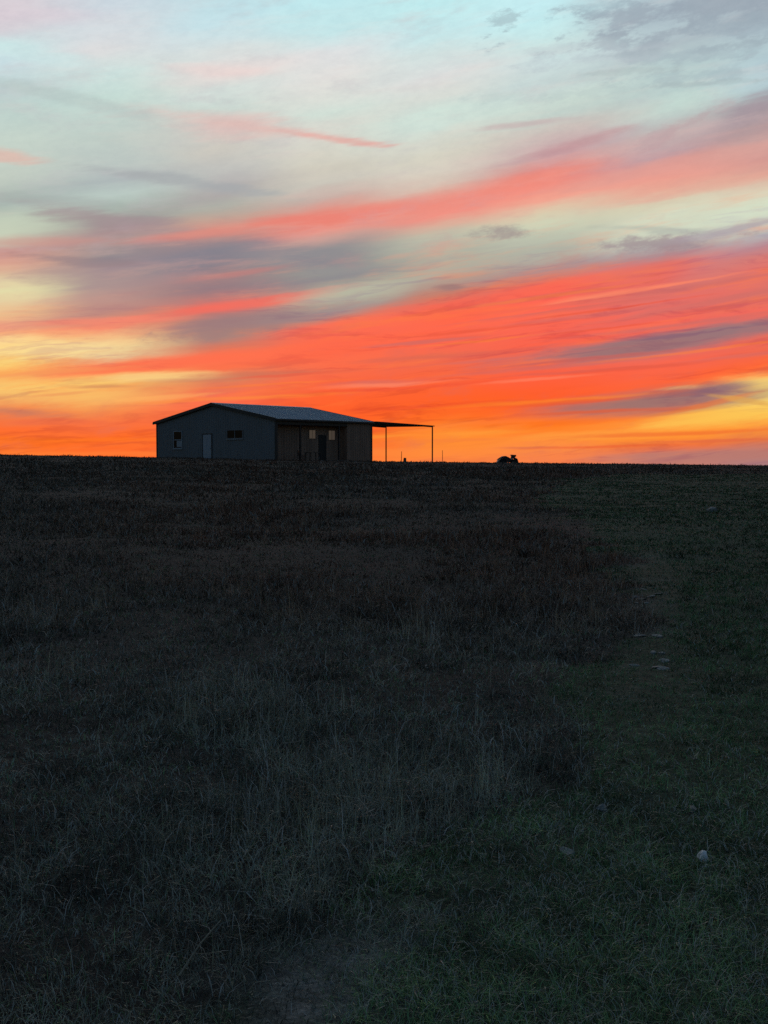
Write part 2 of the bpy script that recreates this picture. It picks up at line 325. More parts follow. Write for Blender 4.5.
# ------------------------------------------------------------------ terrain
def _hash(ix, iy, s):
    h = (ix.astype(np.int64) * 374761393 + iy.astype(np.int64) * 668265263 + s * 974634777) & 0xffffffff
    h = ((h ^ (h >> 13)) * 1274126177) & 0xffffffff
    return ((h ^ (h >> 16)) & 0xffff) / 65535.0
def vnoise(x, y, s=0):
    ix, iy = np.floor(x), np.floor(y); fx, fy = x - ix, y - iy
    fx, fy = fx * fx * (3 - 2 * fx), fy * fy * (3 - 2 * fy)
    a, b = _hash(ix, iy, s), _hash(ix + 1, iy, s); c, d = _hash(ix, iy + 1, s), _hash(ix + 1, iy + 1, s)
    return (a * (1 - fx) + b * fx) * (1 - fy) + (c * (1 - fx) + d * fx) * fy
def fbm(x, y, s=0, o=4):
    t = 0; a = .5; n = 0
    for i in range(o):
        t = t + a * vnoise(x * 2 ** i, y * 2 ** i, s + i * 17); n += a; a *= .5
    return t / n
def sstep(a, b, x):
    t = np.clip((x - a) / (b - a), 0, 1); return t * t * (3 - 2 * t)
def ground_z(x, y):
    x = np.asarray(x, float); y = np.asarray(y, float)
    S = np.where(y < 84, y / 95.0, 0)
    t = np.clip((y - 84) / 18.0, 0, 1)
    S = np.where(y >= 84, 84 / 95.0 + (18 / 95.0) * (t - t * t / 2) , S)
    S = np.where(y < 0, 0.0, S)
    z = S * (1.47 - np.where(x < 0, .0185, .0102) * np.clip(x, -70, 70))
    z = z - np.where(y > 114, 0.025 * (y - 114) ** 1.02 * sstep(114, 150, y), 0)
    near = 1 - sstep(60, 120, np.abs(y) + np.abs(x) * .3)
    z = z + (fbm(x * .9, y * .9, 3) - .5) * .09 * near + (fbm(x * .18, y * .18, 9) - .5) * .16 * sstep(6, 20, y) * (1 - sstep(80, 96, y))
    z = z + (fbm(x * .01, y * .01, 21) - .5) * 6 * sstep(180, 600, np.hypot(x, y))
    return z
BT = np.array([(2.0, -.9), (3.0, -.55), (3.54, -.30), (4.3, .21), (5.0, .60), (5.8, .90), (7.7, 1.44), (11.5, 2.46), (15.4, 3.2), (19, 3.5), (23.2, 3.7), (30, 4.4), (37, 5.0), (50, 7.5), (62, 13), (75, 60), (90, 200)])
def greenness(x, y):
    """1 on the short green strip, 0 in the tall dry grass"""
    xb = np.interp(y, BT[:, 0], BT[:, 1])
    wob = (fbm(x * .9 + 4, y * .9, 31) - .5) * (.5 + .05 * y) * 1.6
    return sstep(-.06, .06, (x - xb + wob * .8) / (1 + .05 * y))
def trackness(x, y):
    """a bare, stony wheel track down the green strip"""
    xt = np.interp(y, [2, 3.4, 5.2, 8, 11, 14, 20, 40], [-.5, -.25, 1.1, 1.85, 2.55, 3.25, 4.5, 8.5])
    return np.exp(-((x - xt) / (.17 + .012 * y)) ** 2) * np.interp(y, [2.5, 3.2, 3.8, 4.6, 7, 8, 15, 18, 24], [.9, 1, .6, .25, .3, .8, .9, .2, 0])

def axis_vals(a, b, near, fine, far):
    v = [0.0]; st = fine
    while v[-1] < b:
        v.append(v[-1] + st)
        if v[-1] > near: st *= 1.12
    w_ = [0.0]; st = fine * (1 if a < -30 else 4)
    while w_[-1] > a:
        w_.append(w_[-1] - st)
        if w_[-1] < -far: st *= 1.18
    return np.array(sorted(set(w_ + v)))
gx = np.concatenate([-axis_vals(0, 3000, 9, .22, 1)[::-1][:-1], axis_vals(0, 3000, 9, .22, 1)[axis_vals(0, 3000, 9, .22, 1) >= 0]])
gx = np.unique(np.round(np.concatenate([-np.abs(gx), np.abs(gx)]), 5))
gy_f = [0.0]; st = .2
while gy_f[-1] < 4000:
    if gy_f[-1] > 10: st = min(st * 1.02, 1.2) if gy_f[-1] < 125 else st * 1.15
    gy_f.append(gy_f[-1] + st)
gy_b = [-.8]
while gy_b[-1] > -2000: gy_b.append(gy_b[-1] * 1.5)
gy = np.array(gy_b[::-1] + gy_f)
GX, GY = np.meshgrid(gx, gy); GZ = ground_z(GX, GY)
nv = np.stack([GX.ravel(), GY.ravel(), GZ.ravel()], 1)
ny_, nx_ = GX.shape
i0 = (np.arange(ny_ - 1)[:, None] * nx_ + np.arange(nx_ - 1)[None]).ravel()
quads = np.stack([i0, i0 + 1, i0 + nx_ + 1, i0 + nx_], 1)
def np_mesh(name, verts, loops, starts, totals):
    me = bpy.data.meshes.new(name)
    me.vertices.add(len(verts)); me.vertices.foreach_set('co', np.ascontiguousarray(verts, np.float32).ravel())
    me.loops.add(len(loops)); me.loops.foreach_set('vertex_index', np.ascontiguousarray(loops, np.int32))
    me.polygons.add(len(starts)); me.polygons.foreach_set('loop_start', np.ascontiguousarray(starts, np.int32))
    try: me.polygons.foreach_set('loop_total', np.ascontiguousarray(totals, np.int32))
    except Exception: pass
    me.update(calc_edges=True)
    return me
gm = np_mesh('field', nv, quads.ravel(), np.arange(len(quads)) * 4, np.full(len(quads), 4))
for p in gm.polygons: p.use_smooth = True
# real surface colour: dark topsoil, mossy thatch on the strip, pale caliche where the track is worn through
gr = greenness(GX, GY).ravel(); tr = trackness(GX, GY).ravel() * sstep(.45, .62, fbm(GX * 2.2, GY * 4.0, 77)).ravel()
pat = fbm(GX * .35, GY * .35, 55).ravel()
soil = np.array([.040, .034, .028]); thatch = np.array([.050, .064, .038]); cal = np.array([.21, .20, .18])
trk = (tr * np.where(GY.ravel() < 3.9, .85, .24))[:, None]
cc = soil[None] * (1 - gr[:, None]) + thatch[None] * gr[:, None]
cc = cc * (.7 + .6 * pat[:, None]); cc = cc * (1 - trk) + cal[None] * trk
ca = gm.color_attributes.new('soil', 'FLOAT_COLOR', 'POINT')
ca.data.foreach_set('color', np.concatenate([cc, np.ones((len(cc), 1))], 1).astype(np.float32).ravel())
mg = bpy.data.materials.new('field_soil'); mg.use_nodes = True
t = mg.node_tree; q = NB(t); b = t.nodes['Principled BSDF']
va = q.n('ShaderNodeVertexColor', layer_name='soil'); tcg = q.n('ShaderNodeTexCoord')
na = q.noise(tcg.outputs['Object'], 9.0, 8, .7); nb_ = q.noise(tcg.outputs['Object'], 60.0, 4, .6)
f1 = q.m('MULTIPLY', q.mr(na, .25, .75, .45, 1.5), q.mr(nb_, .3, .7, .6, 1.4))
cx = q.n('ShaderNodeVectorMath', operation='SCALE'); t.links.new(va.outputs[0], cx.inputs[0]); t.links.new(f1, cx.inputs['Scale'])
t.links.new(cx.outputs[0], b.inputs['Base Color']); b.inputs['Roughness'].default_value = .95; b.inputs['Specular IOR Level'].default_value = .15
bp = q.n('ShaderNodeBump'); bp.inputs['Strength'].default_value = .8; bp.inputs['Distance'].default_value = .03
t.links.new(na, bp.inputs['Height']); t.links.new(bp.outputs[0], b.inputs['Normal'])
gm.materials.append(mg)
field = link(bpy.data.objects.new('field', gm)); tag(field, kind='structure')

# ------------------------------------------------------------------ grass: individual curved blades
def grass(name, n, kind, mat, dmin, dmax, power=1.0):
    # log-like radial density so that blades stay about equally dense in view
    q_ = rng.random(n); d = dmin * (dmax / dmin) ** (q_ ** power)
    a = rng.uniform(R(-27), R(27), n)
    x = d * np.sin(a); y = d * np.cos(a)
    # gather into tufts
    nt = n // 16; ti = rng.integers(0, nt, n)
    td = dmin * (dmax / dmin) ** (rng.random(nt) ** power); ta = rng.uniform(R(-27), R(27), nt)
    tr_ = rng.random(nt) ** 1.5
    inn = rng.random(n) < .6; sp = (.014 + .004 * td[ti]) * (.4 + 1.6 * tr_[ti])
    x = np.where(inn, td[ti] * np.sin(ta[ti]) + rng.normal(0, 1, n) * sp, x)
    y = np.where(inn, td[ti] * np.cos(ta[ti]) + rng.normal(0, 1, n) * sp, y)
    d = np.hypot(x, y)
    G = greenness(x, y); Tk = trackness(x, y)
    tuft = np.where(inn, rng.random(nt)[ti], rng.random(n))
    patch = fbm(x * .55, y * .55, 41); big = fbm(x * .16, y * .12, 43)
    u = rng.random(n)
    if kind == 'dry':
        keep = u < (1 - G) * (.30 + .95 * patch) + .10 * G * sstep(.5, .7, big) + .55 * G * (1 - sstep(3.5, 6.5, y)) * sstep(.42, .62, fbm(x * 1.9, y * 1.9, 67))
    elif kind == 'green':
        keep = u < (G * (.75 + .4 * patch) + .10 * (1 - G)) * (1 - np.where(y < 4, .92, .5) * Tk)
    else:
        keep = u < (1 - G) * sstep(.42, .68, patch) + .05
    # keep clear of the house, carport floor and porch
    lx = (x + 9.0) * .656 + (y - 96) * .755; ly = -(x + 9.0) * .755 + (y - 96) * .656
    keep &= ~((lx > -.05) & (lx < 12.1) & (ly > -.05) & (ly < 15.95))
    x, y, d, G, Tk, tuft, patch, big = (v[keep] for v in (x, y, d, G, Tk, tuft, patch, big)); n = len(x)
    z = ground_z(x, y) - .01
    far = sstep(60, 90, d)
    if kind == 'dry':
        h = (.045 + .11 * rng.random(n) ** 1.5) * (.40 + 1.0 * sstep(.25, .75, patch)) * (.55 + .9 * tuft ** 2) * (1 + .9 * sstep(15, 70, d)) * (1 - .45 * far) * (1 - .5 * G)
        wd = np.maximum(.0018, .00060 * d); lean = .25 + 1.2 * rng.random(n) ** 1.2
        leafy = rng.random(n) < .3; h = np.where(leafy, h * .6, h); wd = np.where(leafy, wd * 2.2, wd)
        base = np.array([.22, .195, .165]); alt = np.array([.11, .095, .085]); alt2 = np.array([.31, .28, .23])
    elif kind == 'green':
        h = (.022 + .05 * rng.random(n)) * (.6 + .8 * patch) * (1 - .5 * Tk)
        wd = np.maximum(.0022, .00070 * d); lean = .4 + 1.1 * rng.random(n)
        base = np.array([.098, .158, .062]); alt = np.array([.072, .112, .046]); alt2 = np.array([.30, .28, .22])
    else:
        h = .14 + .16 * rng.random(n); h = h * (1 - .5 * far) * (1 - .6 * G)
        wd = np.maximum(.0016, .00045 * d); lean = .05 + .5 * rng.random(n) ** 2
        base = np.array([.27, .24, .19]); alt = np.array([.15, .125, .10]); alt2 = np.array([.42, .38, .31])
    th = rng.uniform(0, 2 * math.pi, n); ph = rng.uniform(0, 2 * math.pi, n)
    ca_, sa_ = np.cos(th), np.sin(th); wx, wy = np.cos(ph), np.sin(ph)
    P = np.zeros((n, 5, 3), np.float32)
    for k, (t_, ww) in enumerate(((0, 1.0), (.55, .8))):
        bx = x + ca_ * lean * h * t_ ** 1.8; by = y + sa_ * lean * h * t_ ** 1.8; bz = z + h * t_
        P[:, 2 * k] = np.stack([bx - wx * wd * ww / 2, by - wy * wd * ww / 2, bz], 1)
        P[:, 2 * k + 1] = np.stack([bx + wx * wd * ww / 2, by + wy * wd * ww / 2, bz], 1)
    P[:, 4] = np.stack([x + ca_ * lean * h, y + sa_ * lean * h, z + h * (1 - .25 * lean)], 1)
    o = (np.arange(n) * 5)[:, None]
    loops = (o + np.array([[0, 1, 3, 2, 2, 3, 4]])).ravel()
    starts = (np.arange(n)[:, None] * 7 + np.array([[0, 4]])).ravel(); totals = np.tile([4, 3], n)
    me = np_mesh(name, P.reshape(-1, 3), loops, starts, totals)
    r1 = rng.random(n)[:, None]; tt = tuft[:, None]
    light_falloff = (1.42 - .68 * sstep(4.5, 16, d) - .18 * sstep(25, 70, d) * (1 if kind != 'green' else .95))[:, None]; base = base * light_falloff; alt = alt * light_falloff; alt2 = alt2 * light_falloff  # light put into the blade colour: brighter up close, darker with distance
    c = base * (1 - tt) + alt * tt
    c = c * (.40 + .70 * sstep(.3, .7, fbm(x * 2.6, y * 2.0, 61)) + .75 * sstep(.35, .65, fbm(x * 8, y * 7, 63, 3)))[:, None]
    if kind != 'green':      # reddish broomweed in the middle of the field, greyer and greener growth around it
        red = (sstep(6, 16, y) * sstep(-.42, -.1, x / np.maximum(y, 1)) * (.3 + .7 * sstep(.35, .6, big)))[:, None]
        near = (1 - sstep(5, 12, y))[:, None]
        cool = np.array([.93, 1.04, .86]) * near + np.array([1.08, .98, .80]) * (1 - near)
        c = c * (cool * (1 - red) + np.array([1.40, .86, .62]) * red)
    c = np.where(r1 > ((.68 + .22 * sstep(4.5, 7, y))[:, None] if kind == 'green' else .86), alt2, c) * (.75 + .5 * rng.random(n)[:, None])
    c4 = np.ones((n, 5, 4), np.float32); c4[:, :, :3] = c[:, None, :]
    at = me.color_attributes.new('blade', 'FLOAT_COLOR', 'POINT'); at.data.foreach_set('color', c4.ravel())
    me.materials.append(mat)
    return link(bpy.data.objects.new(name, me))
def blade_mat(name, rough=.7):
    m = bpy.data.materials.new(name); m.use_nodes = True; t = m.node_tree; q = NB(t); b = t.nodes['Principled BSDF']
    va = q.n('ShaderNodeVertexColor', layer_name='blade'); t.links.new(va.outputs[0], b.inputs['Base Color'])
    b.inputs['Roughness'].default_value = rough; b.inputs['Specular IOR Level'].default_value = .08
    return m
mdry, mgreen = blade_mat('dry_blades'), blade_mat('green_blades')
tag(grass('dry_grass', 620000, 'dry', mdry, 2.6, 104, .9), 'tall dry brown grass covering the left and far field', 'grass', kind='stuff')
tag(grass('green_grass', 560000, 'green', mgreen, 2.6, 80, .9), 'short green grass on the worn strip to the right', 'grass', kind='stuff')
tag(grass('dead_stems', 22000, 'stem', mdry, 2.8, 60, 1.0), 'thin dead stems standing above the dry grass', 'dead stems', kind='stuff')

# ------------------------------------------------------------------ the house
M = dict(
    blue=material('blue_grey_siding', (.160, .152, .148), .6, 0.0, .10, 1.2, (1, 1, .15)),
    brown=material('brown_siding', (.27, .155, .105), .6, 0.0, .25, 1.5, (1, 1, .15)),
    trim=material('dark_trim', (.020, .018, .020), .45, 0, .1),
    roof=material('galvanised_roof', (.40, .42, .45), .6, 0, .08, .8, (1, .2, 1)),
    door=material('pale_door', (.30, .31, .33), .45, 0, .06),
    white=material('white_frame', (.28, .29, .30), .5, 0, .06),
    glass=material('dark_glass', (.010, .011, .013), .12, 0, .05, spec=.12),
    litglass=material('lit_pane', (.05, .045, .04), .15, 0, .05, emis=(.95, .72, .55), es=.055),
    concrete=material('concrete', (.16, .15, .14), .9, 0, .2, 4),
    wood=material('weathered_wood', (.11, .095, .08), .85, 0, .3, 3, (1, 1, .1)),
    steel=material('rusty_steel', (.05, .035, .028), .6, .2, .3),
    black=material('black_plastic', (.016, .015, .016), .5, 0, .1),
    rubber=material('tyre_rubber', (.018, .018, .018), .85, 0, .1),
    red=material('dark_red_bodywork', (.05, .012, .010), .45, 0, .1),
    stone=material('limestone', (.72, .72, .70), .9, 0, .18, 14, bump=.8),
    stone2=material('dirty_limestone', (.22, .215, .19), .9, 0, .25, 14, bump=.8),
    straw=material('straw', (.22, .19, .13), .8, 0, .2, 20),
)
PHI = math.atan2(.755, .656)
H = empty('house', (-9.0, 96.0, 1.60), PHI)
tag(H, 'blue grey metal sided house with low gable roof on the crest of the field', 'house')
W1, W2, EV, RG, BASE = 15.9, 12.05, 3.40, 4.87, -.45
def eave_z(y): return EV + (RG - EV) * (1 - abs(y - W1 / 2) / (W1 / 2))
RX0, RX1, RD = .25, 8.75, 1.0     # porch recess in the long side
# ribbed gable wall in front (plane x=0): ribs as thin raised vertical strips of the same mesh
def gable(mb, x_out, sgn):
    T = .16
    mb.prism([(0, BASE), (W1, BASE), (W1, EV), (W1 / 2, RG), (0, EV)], 0, x_out, x_out + sgn * T)
    y = .25
    while y < W1 - .1:
        zt = eave_z(y) - .05
        mb.hexa([(x_out - sgn * .022, y - .028, BASE), (x_out + sgn * .01, y - .05, BASE), (x_out + sgn * .01, y + .05, BASE), (x_out - sgn * .022, y + .028, BASE),
                 (x_out - sgn * .022, y - .028, zt), (x_out + sgn * .01, y - .05, zt), (x_out + sgn * .01, y + .05, zt), (x_out - sgn * .022, y + .028, zt)])
        y += .305
mb = MB(); gable(mb, 0, 1); mb.build('gable_wall', M['blue'], H)
mb = MB(); gable(mb, W2, -1); mb.build('gable_wall', M['blue'], H)
mb = MB(); mb.box(.165, W2 - .165, W1 - .16, W1, BASE, EV - .02); mb.build('rear_wall', M['blue'], H)
# long side: porch recess wall, return wall, and the closed-in bay at its far end
mb = MB()
mb.box(.165, RX1, RD, RD + .14, BASE, EV - .05)
mb.box(RX1, RX1 + .14, .145, RD + .14, BASE, EV - .05)
mb.box(RX1, W2 - .165, 0, .14, BASE, EV - .03)
x = .4
while x < RX1 - .1: mb.box(x - .03, x + .03, RD - .018, RD + .01, BASE, EV - .06); x += .305
x = RX1 + .2
while x < W2 - .2: mb.box(x - .03, x + .03, -.018, .01, BASE, EV - .06); x += .305
mb.build('porch_wall', M['brown'], H)
mb = MB(); mb.box(.17, RX1 - .005, .02, RD - .02, BASE, -.02); mb.build('porch_floor', M['concrete'], H)
mb = MB(); mb.box(.17, RX1 - .005, .03, RD - .005, EV - .16, EV - .12); mb.build('porch_ceiling', M['brown'], H)
mb = MB(); mb.box(.17, RX1 - .005, .0, .16, EV - .42, EV - .165); mb.build('porch_beam', M['trim'], H)
def t_side(px, y=0.0):       # place along the long side as measured from the photograph
    k = (px - 384) / F_PX
    # X=-9+.656t-.755y ; Y=96+.755t+.656y
    return (k * (96 + .656 * y) + 9 + .755 * y) / (.656 - k * .755)
def t_gable(px):
    k = (px - 384) / F_PX
    return (k * 96 + 9) / (-.755 - k * .656)
for px in (339.0,):
    tx = t_side(px, .07)
    MB().box(tx - .07, tx + .07, .01, .14, BASE, EV - .43).build('porch_post', M['trim'], H)
MB().box(t_side(301) - .06, t_side(301) + .06, .01, .13, BASE, EV - .43).build('porch_post', M['trim'], H)
# corner trims
mb = MB(); mb.box(-.03, .17, -.03, .12, BASE, EV - .06).build('corner_trim', M['trim'], H)
mb = MB(); mb.box(-.03, .12, W1 - .12, W1 + .03, BASE, EV - .06).build('corner_trim', M['trim'], H)
mb = MB(); mb.box(W2 - .16, W2 + .03, -.03, .12, BASE, EV - .06).build('corner_trim', M['trim'], H)
# roof: two slopes with raised seams, ridge cap, rake and eave trim
ov, oe, th = .22, .20, .07
sl_ = (RG - EV) / (W1 / 2)
rf = empty('roof', (0, 0, 0)); rf.parent = H
def slope(side):
    mb = MB()
    def pt(x, y, dz): return (x, y if side == 0 else W1 - y, EV + sl_ * y + dz)
    y0, y1 = -oe, W1 / 2
    mb.hexa([pt(-ov, y0, .03), pt(W2 + .06, y0, .03), pt(W2 + .06, y1, .03), pt(-ov, y1, .03),
             pt(-ov, y0, .03 + th), pt(W2 + .06, y0, .03 + th), pt(W2 + .06, y1, .03 + th), pt(-ov, y1, .03 + th)])
    x = -ov + .2
    while x < W2:
        mb.hexa([pt(x - .02, y0 + .01, .09), pt(x + .02, y0 + .01, .09), pt(x + .02, y1 - .02, .09), pt(x - .02, y1 - .02, .09),
                 pt(x - .02, y0 + .01, .14), pt(x + .02, y0 + .01, .14), pt(x + .02, y1 - .02, .14), pt(x - .02, y1 - .02, .14)])
        x += .305
    return mb
slope(0).build('roof_slope', M['roof'], rf); slope(1).build('roof_slope', M['roof'], rf)
MB().prism([(W1/2 - .3, RG + .055), (W1/2, RG + .115), (W1/2 + .3, RG + .055), (W1/2 + .3, RG + .10), (W1/2, RG + .165), (W1/2 - .3, RG + .10)], 0, -ov - .01, W2 + .07).build('ridge_cap', M['roof'], rf)
for xx in (-ov - .035, W2 + .065):
    mb = MB()
    for s_ in (0, 1):
        def pt(x, y, dz): return (x, y if s_ == 0 else W1 - y, EV + sl_ * y + dz)
        y0, y1 = -oe - .03, W1 / 2
        mb.hexa([pt(xx, y0, -.12), pt(xx + .03, y0, -.12), pt(xx + .03, y1, -.12), pt(xx, y1, -.12), pt(xx, y0, .145), pt(xx + .03, y0, .145), pt(xx + .03, y1, .145), pt(xx, y1, .145)])
    mb.build('rake_trim', M['trim'], rf)
zf = EV - sl_ * oe
MB().box(-ov, W2 + .06, -oe - .12, -oe - .005, zf - .07, zf + .07).build('gutter', M['trim'], rf)
MB().box(-ov, W2 + .06, W1 + oe + .005, W1 + oe + .12, zf - .07, zf + .07).build('gutter', M['trim'], rf)
MB().box(-ov, W2 + .06, -oe, -.02, zf - .10, zf - .075).build('soffit', M['trim'], rf)

# gable door and windows (plane x = 0, looking along +x)
def zz(px, py):                    # height over the floor on the gable wall
    s = t_gable(px); Yw = 96 + .656 * s
    return (460 - py) / F_PX * Yw
ya, yb = t_gable(212.3), t_gable(203.2)
d = MB().box(-.045, -.024, ya + .05, yb - .05, .02, 2.24).build('door', M['door'], H)
mb = MB()
for (a0, a1, b0, b1) in ((.16, .44, .15, .80), (.54, .82, .15, .80), (.16, .44, .95, 1.85), (.54, .82, .95, 1.85)):
    w_ = yb - ya - .1
    mb.box(-.052, -.0455, ya + .05 + a0 * w_, ya + .05 + a1 * w_, b0, b1)
mb.build('door_panel', M['door'], d)
MB().tube([(-.05, ya + .14, 1.0), (-.11, ya + .14, 1.0)], [.02, .032], 10).build('door_handle', M['steel'], d, True)
mb = MB(); mb.box(-.06, -.023, ya - .05, ya + .045, 0, 2.33); mb.box(-.06, -.023, yb - .045, yb + .05, 0, 2.33); mb.box(-.06, -.023, ya + .046, yb - .046, 2.25, 2.33)
mb.build('door_frame', M['trim'], H)
def window(y0, y1, z0, z1, split, fm, lower_pale=False):
    fr = .07
    mb = MB(); mb.box(-.065, -.023, y0, y0 + fr, z0, z1); mb.box(-.065, -.023, y1 - fr, y1, z0, z1)
    mb.box(-.065, -.023, y0 + fr + .002, y1 - fr - .002, z0, z0 + fr); mb.box(-.065, -.023, y0 + fr + .002, y1 - fr - .002, z1 - fr, z1)
    ym, zm = (y0 + y1) / 2, (z0 + z1) / 2
    if split == 'v': mb.box(-.06, -.024, ym - .035, ym + .035, z0 + fr + .002, z1 - fr - .002)
    else: mb.box(-.06, -.024, y0 + fr + .002, y1 - fr - .002, zm - .035, zm + .035)
    wn = mb.build('window', fm, H)
    MB().box(-.036, -.026, y0 + fr - .01, y1 - fr + .01, z0 + fr - .01, z1 - fr + .01).build('pane', M['glass'], wn)
    MB().box(-.12, -.023, y0 - .06, y1 + .06, z0 - .06, z0 - .003).build('sill', M['white'], wn)
    if lower_pale:
        MB().box(-.0425, -.037, y0 + fr + .01, y0 + (y1 - y0) * .62, z0 + .16, zm - .08).build('blind', M['white'], wn)
    return wn
window(t_gable(182.8), t_gable(174.2), 1.02, 2.62, 'h', M['white'], True)
window(t_gable(243.5), t_gable(227.5), 1.82, 2.62, 'v', M['blue'])
# porch door and its two dimly lit windows (plane y = RD)
def pw(px0, px1, z0, z1):
    a, b = t_side(px0, RD), t_side(px1, RD)
    mb = MB(); mb.box(a - .05, a, RD - .05, RD - .02, z0, z1); mb.box(b, b + .05, RD - .05, RD - .02, z0, z1)
    mb.box(a - .05, b + .05, RD - .05, RD - .02, z1 + .002, z1 + .05); mb.box(a - .05, b + .05, RD - .05, RD - .02, z0 - .05, z0 - .002)
    mb.box((a + b) / 2 - .012, (a + b) / 2 + .012, RD - .045, RD - .0225, z0, z1); 
    wn = mb.build('window', M['brown'], H); wn['label'] = 'small porch window glowing dimly'
    MB().box(a, b, RD - .030, RD - .0205, z0, z1).build('pane', M['litglass'], wn)
pw(309.2, 315.2, 1.88, 2.60); pw(328.6, 334.6, 1.80, 2.60)
a, b = t_side(318.5, RD), t_side(326.0, RD)
pd = MB().box(a, b, RD - .045, RD - .019, .0, 2.2).build('porch_door', M['black'], H)
MB().tube([(b - .1, RD - .046, 1.0), (b - .1, RD - .10, 1.0)], [.02, .03], 10).build('door_handle', M['steel'], pd, True)

# ------------------------------------------------------------------ carport joined to the far gable end
C = empty('carport', (-9.0 + .656 * W2, 96 + .755 * W2, 1.60), PHI)
tag(C, 'open flat roofed carport on thin posts at the right end of the house', 'carport')
L = 8.7; D = 5.75
mb = MB(); mb.hexa([(.32, -.3, 3.44), (L + .1, -.3, 3.24), (L + .1, D + .2, 3.30), (.32, D + .2, 3.52), (.32, -.3, 3.52), (L + .1, -.3, 3.32), (L + .1, D + .2, 3.38), (.32, D + .2, 3.60)])
mb.build('roof', M['steel'], C)
mb = MB(); mb.hexa([(.32, -.18, 3.36), (L, -.18, 3.16), (L, -.12, 3.16), (.32, -.12, 3.36), (.32, -.18, 3.437), (L, -.18, 3.237), (L, -.12, 3.237), (.32, -.12, 3.437)])
mb.build('beam', M['steel'], C)
mb = MB(); mb.hexa([(.32, D, 3.43), (L, D, 3.21), (L, D + .06, 3.21), (.32, D + .06, 3.43), (.32, D, 3.51), (L, D, 3.29), (L, D + .06, 3.29), (.32, D + .06, 3.51)])
mb.build('beam', M['steel'], C)
for yy in (-.18, D):
    MB().box(L - .09, L, yy, yy + .09, -.5, 3.155 if yy < 0 else 3.205).build('post', M['steel'], C)
# rear right corner of the house covers the inner posts

# ------------------------------------------------------------------ small things
def gz(x, y): return float(ground_z(np.array([x]), np.array([y]))[0])
def at(px, Yd): return (px - 384) / F_PX * Yd
def hl(t_, y_, z_=0): return (-9 + .656 * t_ - .755 * y_, 96 + .755 * t_ + .656 * y_, 1.6 + z_)
# patio table with bench in front of the porch
tx = t_side(311, -.5)
T = empty('patio_table', hl(tx, -.75, -.05), PHI)
tag(T, 'low dark table standing in front of the porch below the left lit window', 'table')
mb = MB()
for k in range(5): mb.box(-.72, .72, -.36 + k * .148, -.36 + k * .148 + .135, .66, .70)
mb.build('tabletop', M['black'], T)
for sx in (-.6, .6):
    for sy in (-.28, .28):
        MB().hexa([(sx * 1.1 - .03, sy - .03, -.12), (sx * 1.1 + .03, sy - .03, -.12), (sx * 1.1 + .03, sy + .03, -.12), (sx * 1.1 - .03, sy + .03, -.12),
                   (sx - .03, sy - .03, .658), (sx + .03, sy - .03, .658), (sx + .03, sy + .03, .658), (sx - .03, sy + .03, .658)]).build('leg', M['black'], T)
CH = empty('patio_chair', hl(tx - 1.35, -.65, -.05), PHI + .5)
tag(CH, 'dark low backed chair on the house side of the patio table', 'chair')
MB().box(-.24, .24, -.24, .24, .38, .43).build('seat', M['black'], CH)
mb = MB()
for k in range(4): mb.box(-.24 + k * .13, -.24 + k * .13 + .09, .22, .25, .431, .80)
mb.box(-.24, .24, .215, .255, .801, .86); mb.build('backrest', M['black'], CH)
for sx in (-.21, .21):
    for sy in (-.21, .21): MB().box(sx - .02, sx + .02, sy - .02, sy + .02, -.12, .379).build('leg', M['black'], CH)
p0 = hl(t_side(316.5, -1.2), -1.2, -.25); p1 = hl(t_side(321, -.8), -.8, .45)
tag(MB().tube([p0, p1], .035, 6).build('wooden_pole', M['wood'], None), 'pale wooden pole leaning up from the grass beside the patio table', 'pole')

# thin posts out beyond the carport
def fpost(px, Yd, h, lean, label, mat='steel', r_=.035):
    x = at(px, Yd); z = gz(x, Yd)
    P_ = MB().tube([(0, 0, -.2), (lean * .5, 0, h * .5), (lean, 0, h)], [r_, r_, r_ * .8], 8).build('fence_post', M[mat], None)
    P_.location = (x, Yd, z); tag(P_, label, 'fence post', 'thin posts beyond the carport'); return P_
fpost(401.3, 116, 1.05, .03, 'thin short metal post seen between the two carport posts', 'steel', .03)
fpost(442.5, 120, 1.25, -.02, 'thin metal post standing just right of the carport', 'steel', .028)
x = at(404.8, 114.5); z = gz(x, 114.5)
S_ = MB().tube([(0, 0, -.1), (0, 0, .12), (.01, 0, .30), (.02, 0, .40)], [.17, .15, .14, .12], 9).build('tree_stump', M['wood'], None)
S_.location = (x, 114.5, z); tag(S_, 'short dark stump on the crest under the carport roof', 'stump')

# quad bike beyond the crest, right of the carport
Yq = 107.0; xq = at(507.5, Yq)
Q = empty('quad_bike', (xq, Yq, gz(xq, Yq) - .22), R(6)); Q.scale = (.95, 1, 1.04)
tag(Q, 'small dark quad bike parked on the crest to the right of the carport', 'quad bike')
def wheel(x, y, r_):
    W = MB().torus((0, 0, 0), r_ * .68, r_ * .32).build('wheel', M['rubber'], Q, True); W.location = (x, y, r_)
    MB().tube([(0, -.07, 0), (0, .07, 0)], r_ * .42, 12).build('rim', M['steel'], W)
for sy in (-.42, .42): wheel(-.52, sy, .29); wheel(.60, sy, .28)
MB().prism([(-.80, .36), (-.30, .26), (.35, .26), (.82, .36), (.80, .48), (.42, .56), (.30, .60), (.12, .70), (-.02, .66), (-.30, .72), (-.55, .66), (-.78, .50)], 1, -.20, .20).build('body', M['red'], Q, bevel=.02)
